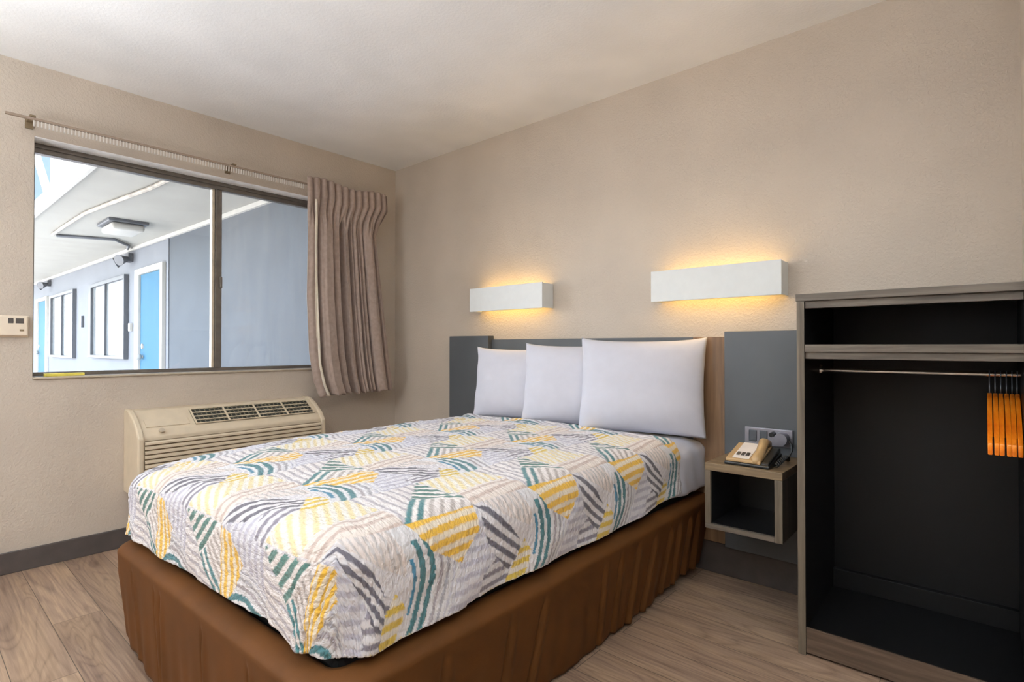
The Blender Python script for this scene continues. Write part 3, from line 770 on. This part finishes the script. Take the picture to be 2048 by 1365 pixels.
ou = thing('power_outlet', (2.752, -.0565, .66), 'steel multi socket outlet plate on the headboard behind the telephone', 'outlet')
MB().box(2.655, 2.852, -.068, -.0565, .636, .712, .003).obj('plate', M['steel'], ou)
for xx in (2.690, 2.735):
    MB().box(xx-.016, xx+.016, -.0715, -.0682, .650, .700, .003).obj('socket', M['outgrey'], ou)
pl = thing('power_plug', (2.815, -.0685, .672), 'round grey adapter with black cord plugged into the outlet behind the telephone', 'plug')
MB().cyl((2.812, -.0685, .674), (2.812, -.105, .674), .030, .026, 24).obj('adapter', M['steel'], pl, smooth='auto')
MB().cyl((2.775, -.0685, .690), (2.775, -.100, .690), .012, .010, 16).obj('plug_body', M['blackp'], pl, smooth='auto')
MB().tube([(2.842, -.098, .672), (2.855, -.105, .660), (2.860, -.112, .635), (2.850, -.118, .610), (2.82, -.135, .6035), (2.76, -.15, .6035)], .004, 8).obj('cord', M['blackp'], pl, smooth=True)

# ------------------------------------------------------------------ closet
KX0, KX1, KY, KZ = 2.971, 3.566, -.493, 1.252
kl = thing('closet', (3.27, -.02, 0), 'open black closet unit with grey brown wood edging beside the nightstand', 'closet')
MB().box(KX0, KX0+.024, KY+.003, -.002, 0, KZ-.0255, .001).obj('side_panel', M['black'], kl)
MB().box(KX0, KX0+.024, KY, KY+.0028, 0, KZ-.0255, .0005).obj('edge_band', M['woodz'], kl)
MB().box(KX1-.014, KX1, KY, -.002, 0, KZ-.0255, .001).obj('side_panel', M['black'], kl)
MB().box(KX0-.003, KX1, KY-.002, -.002, KZ-.025, KZ, .0015).obj('top_panel', M['wood'], kl)
MB().box(KX0+.0245, KX1-.0145, KY+.010, KY+.026, KZ-.050, KZ-.0255, .001).obj('top_rail', M['wood'], kl)
MB().box(KX0+.0245, KX1-.0145, KY+.002, -.021, 1.050, 1.076, .0015).obj('shelf', M['wood'], kl)
MB().box(KX0+.0245, KX1-.0145, KY+.012, KY+.028, 1.026, 1.0495, .001).obj('shelf_rail', M['wood'], kl)
MB().box(KX0+.0245, KX1-.0145, -.020, -.002, .001, KZ-.0255).obj('back_panel', M['black'], kl)
MB().box(KX0+.0245, KX1-.0145, KY+.014, -.0205, .070, .094, .001).obj('base_deck', M['black'], kl)
MB().box(KX0+.0245, KX1-.0145, -.050, -.0205, .0945, .165, .001).obj('rear_cleat', M['black'], kl)
MB().box(KX0+.0245, KX1-.0145, KY+.004, KY+.0135, .010, .096, .001).obj('kick_plate', M['kick'], kl)
RZ, RY = .980, -.25
MB().cyl((KX0+.0245, RY, RZ), (KX1-.0145, RY, RZ), .008).obj('hanging_rod', M['chrome'], kl, smooth='auto')
MB().cyl((KX0+.0245, RY, RZ), (KX0+.032, RY, RZ), .021, .017, 24).obj('rod_flange', M['chrome'], kl, smooth='auto')

hx0 = 3.478
hg = thing('coat_hanger', (hx0, RY, RZ), 'orange wooden coat hanger farthest left on the closet rod', 'hanger', 'wooden hangers on the closet rod')
def arm(sg):
    P = []
    for f in np.linspace(0, 1, 9): P.append((RY+sg*.21*f, .920-.135*f**1.15))
    Q = [(y, z-.034-.006*math.sin(PI*i/8)) for i, (y, z) in enumerate(P)]
    return P, Q
bmx = MB()
P1, Q1 = arm(-1); P2, Q2 = arm(1)
outl = list(reversed(P1))+P2[1:]+list(reversed(Q2))+Q1[1:]
bmx.prism(outl, 'x', hx0-.0055, hx0+.0055, .0022).obj('body', M['hanger'], hg, smooth='auto')
hk = [(hx0, RY, .915), (hx0, RY, .940), (hx0, RY+.004, .950)]
for a in np.linspace(-60, 200, 14):
    hk.append((hx0, RY+.0125*math.cos(math.radians(a)), RZ-.0025+.0125*math.sin(math.radians(a))))
MB().tube(hk, .0017, 8).obj('hook', M['wire'], hg, smooth=True)
labs = ['orange wooden coat hanger second from the left on the closet rod', 'orange wooden coat hanger hanging third from the left, set lower and darker',
        'orange wooden coat hanger third from the right on the closet rod', 'orange wooden coat hanger second from the right on the closet rod', 'orange wooden coat hanger farthest right, against the closet side']
for i, (lab, dx, rz) in enumerate(zip(labs, (.0135, .027, .0405, .0535, .0655), (1.0, -.6, .8, -.8, .2))):
    c = copy_tree(hg); c.location = (hx0+dx, RY, RZ); c.rotation_euler = (0, 0, math.radians(rz*.35)); c['label'] = lab

# ------------------------------------------------------------------ light
wd = bpy.data.worlds.new('sky'); S.world = wd; wd.use_nodes = True
nt_ = wd.node_tree; bg = nt_.nodes['Background']
sky = nt_.nodes.new('ShaderNodeTexSky'); sky.sky_type = 'NISHITA'; sky.sun_disc = False
sky.sun_elevation = math.radians(52); sky.sun_rotation = math.radians(60); sky.dust_density = 2.0; sky.air_density = 1.0
hs_ = nt_.nodes.new('ShaderNodeHueSaturation'); hs_.inputs['Saturation'].default_value = .45
nt_.links.new(sky.outputs[0], hs_.inputs['Color']); nt_.links.new(hs_.outputs[0], bg.inputs['Color']); bg.inputs['Strength'].default_value = 2.3
def light(name, kind, loc, energy, color, **kw):
    d = bpy.data.lights.new(name, kind); d.energy = energy; d.color = color
    for k_, v_ in kw.items(): setattr(d, k_, v_)
    o = bpy.data.objects.new(name, d); COL.objects.link(o); o.location = loc; return o
sun = light('sun', 'SUN', (0, 0, 10), 24.0, (1, .95, .88), angle=math.radians(1.0))
sun.rotation_euler = Vector((-.55, -.62, -.75)).to_track_quat('-Z', 'Y').to_euler()
up_ = dict(spot_size=math.radians(150), spot_blend=.8, shadow_soft_size=.15)
for x_, y_, e_ in ((3.9, -2.9, 470), (1.7, -3.75, 450)):  # added upward fill lights out of frame, no fixtures modelled
    light('fill_uplight', 'SPOT', (x_, y_, 1.25), e_, (.87, .94, 1), **up_).rotation_euler = (PI, 0, 0)
light('fill_point', 'POINT', (1.1, -3.6, 1.40), 52, (.86, .93, 1), shadow_soft_size=.28)  # added point fill out of frame, brightens from the window side

# ------------------------------------------------------------------ camera
cd_ = bpy.data.cameras.new('camera'); cam = bpy.data.objects.new('camera', cd_); COL.objects.link(cam); S.camera = cam
cam.location = (3.474, -2.58, 1.07)
yaw = math.atan2(951, 1085); pitch = math.atan2(10.5, 1085)
cam.rotation_euler = (PI/2+pitch, 0, yaw)
cd_.sensor_width = 36; cd_.lens = 36*1085/2048; cd_.clip_start = .02; cd_.clip_end = 200
S.view_settings.view_transform = 'Standard'; S.view_settings.look = 'None'; S.view_settings.gamma = 1.0
S.view_settings.use_curve_mapping = False; S.view_settings.exposure = -0.12
S.cycles.max_bounces = 10; S.cycles.diffuse_bounces = 6; S.cycles.transparent_max_bounces = 12
S.cycles.use_denoising = True
S.cycles.sample_clamp_indirect = 6.0
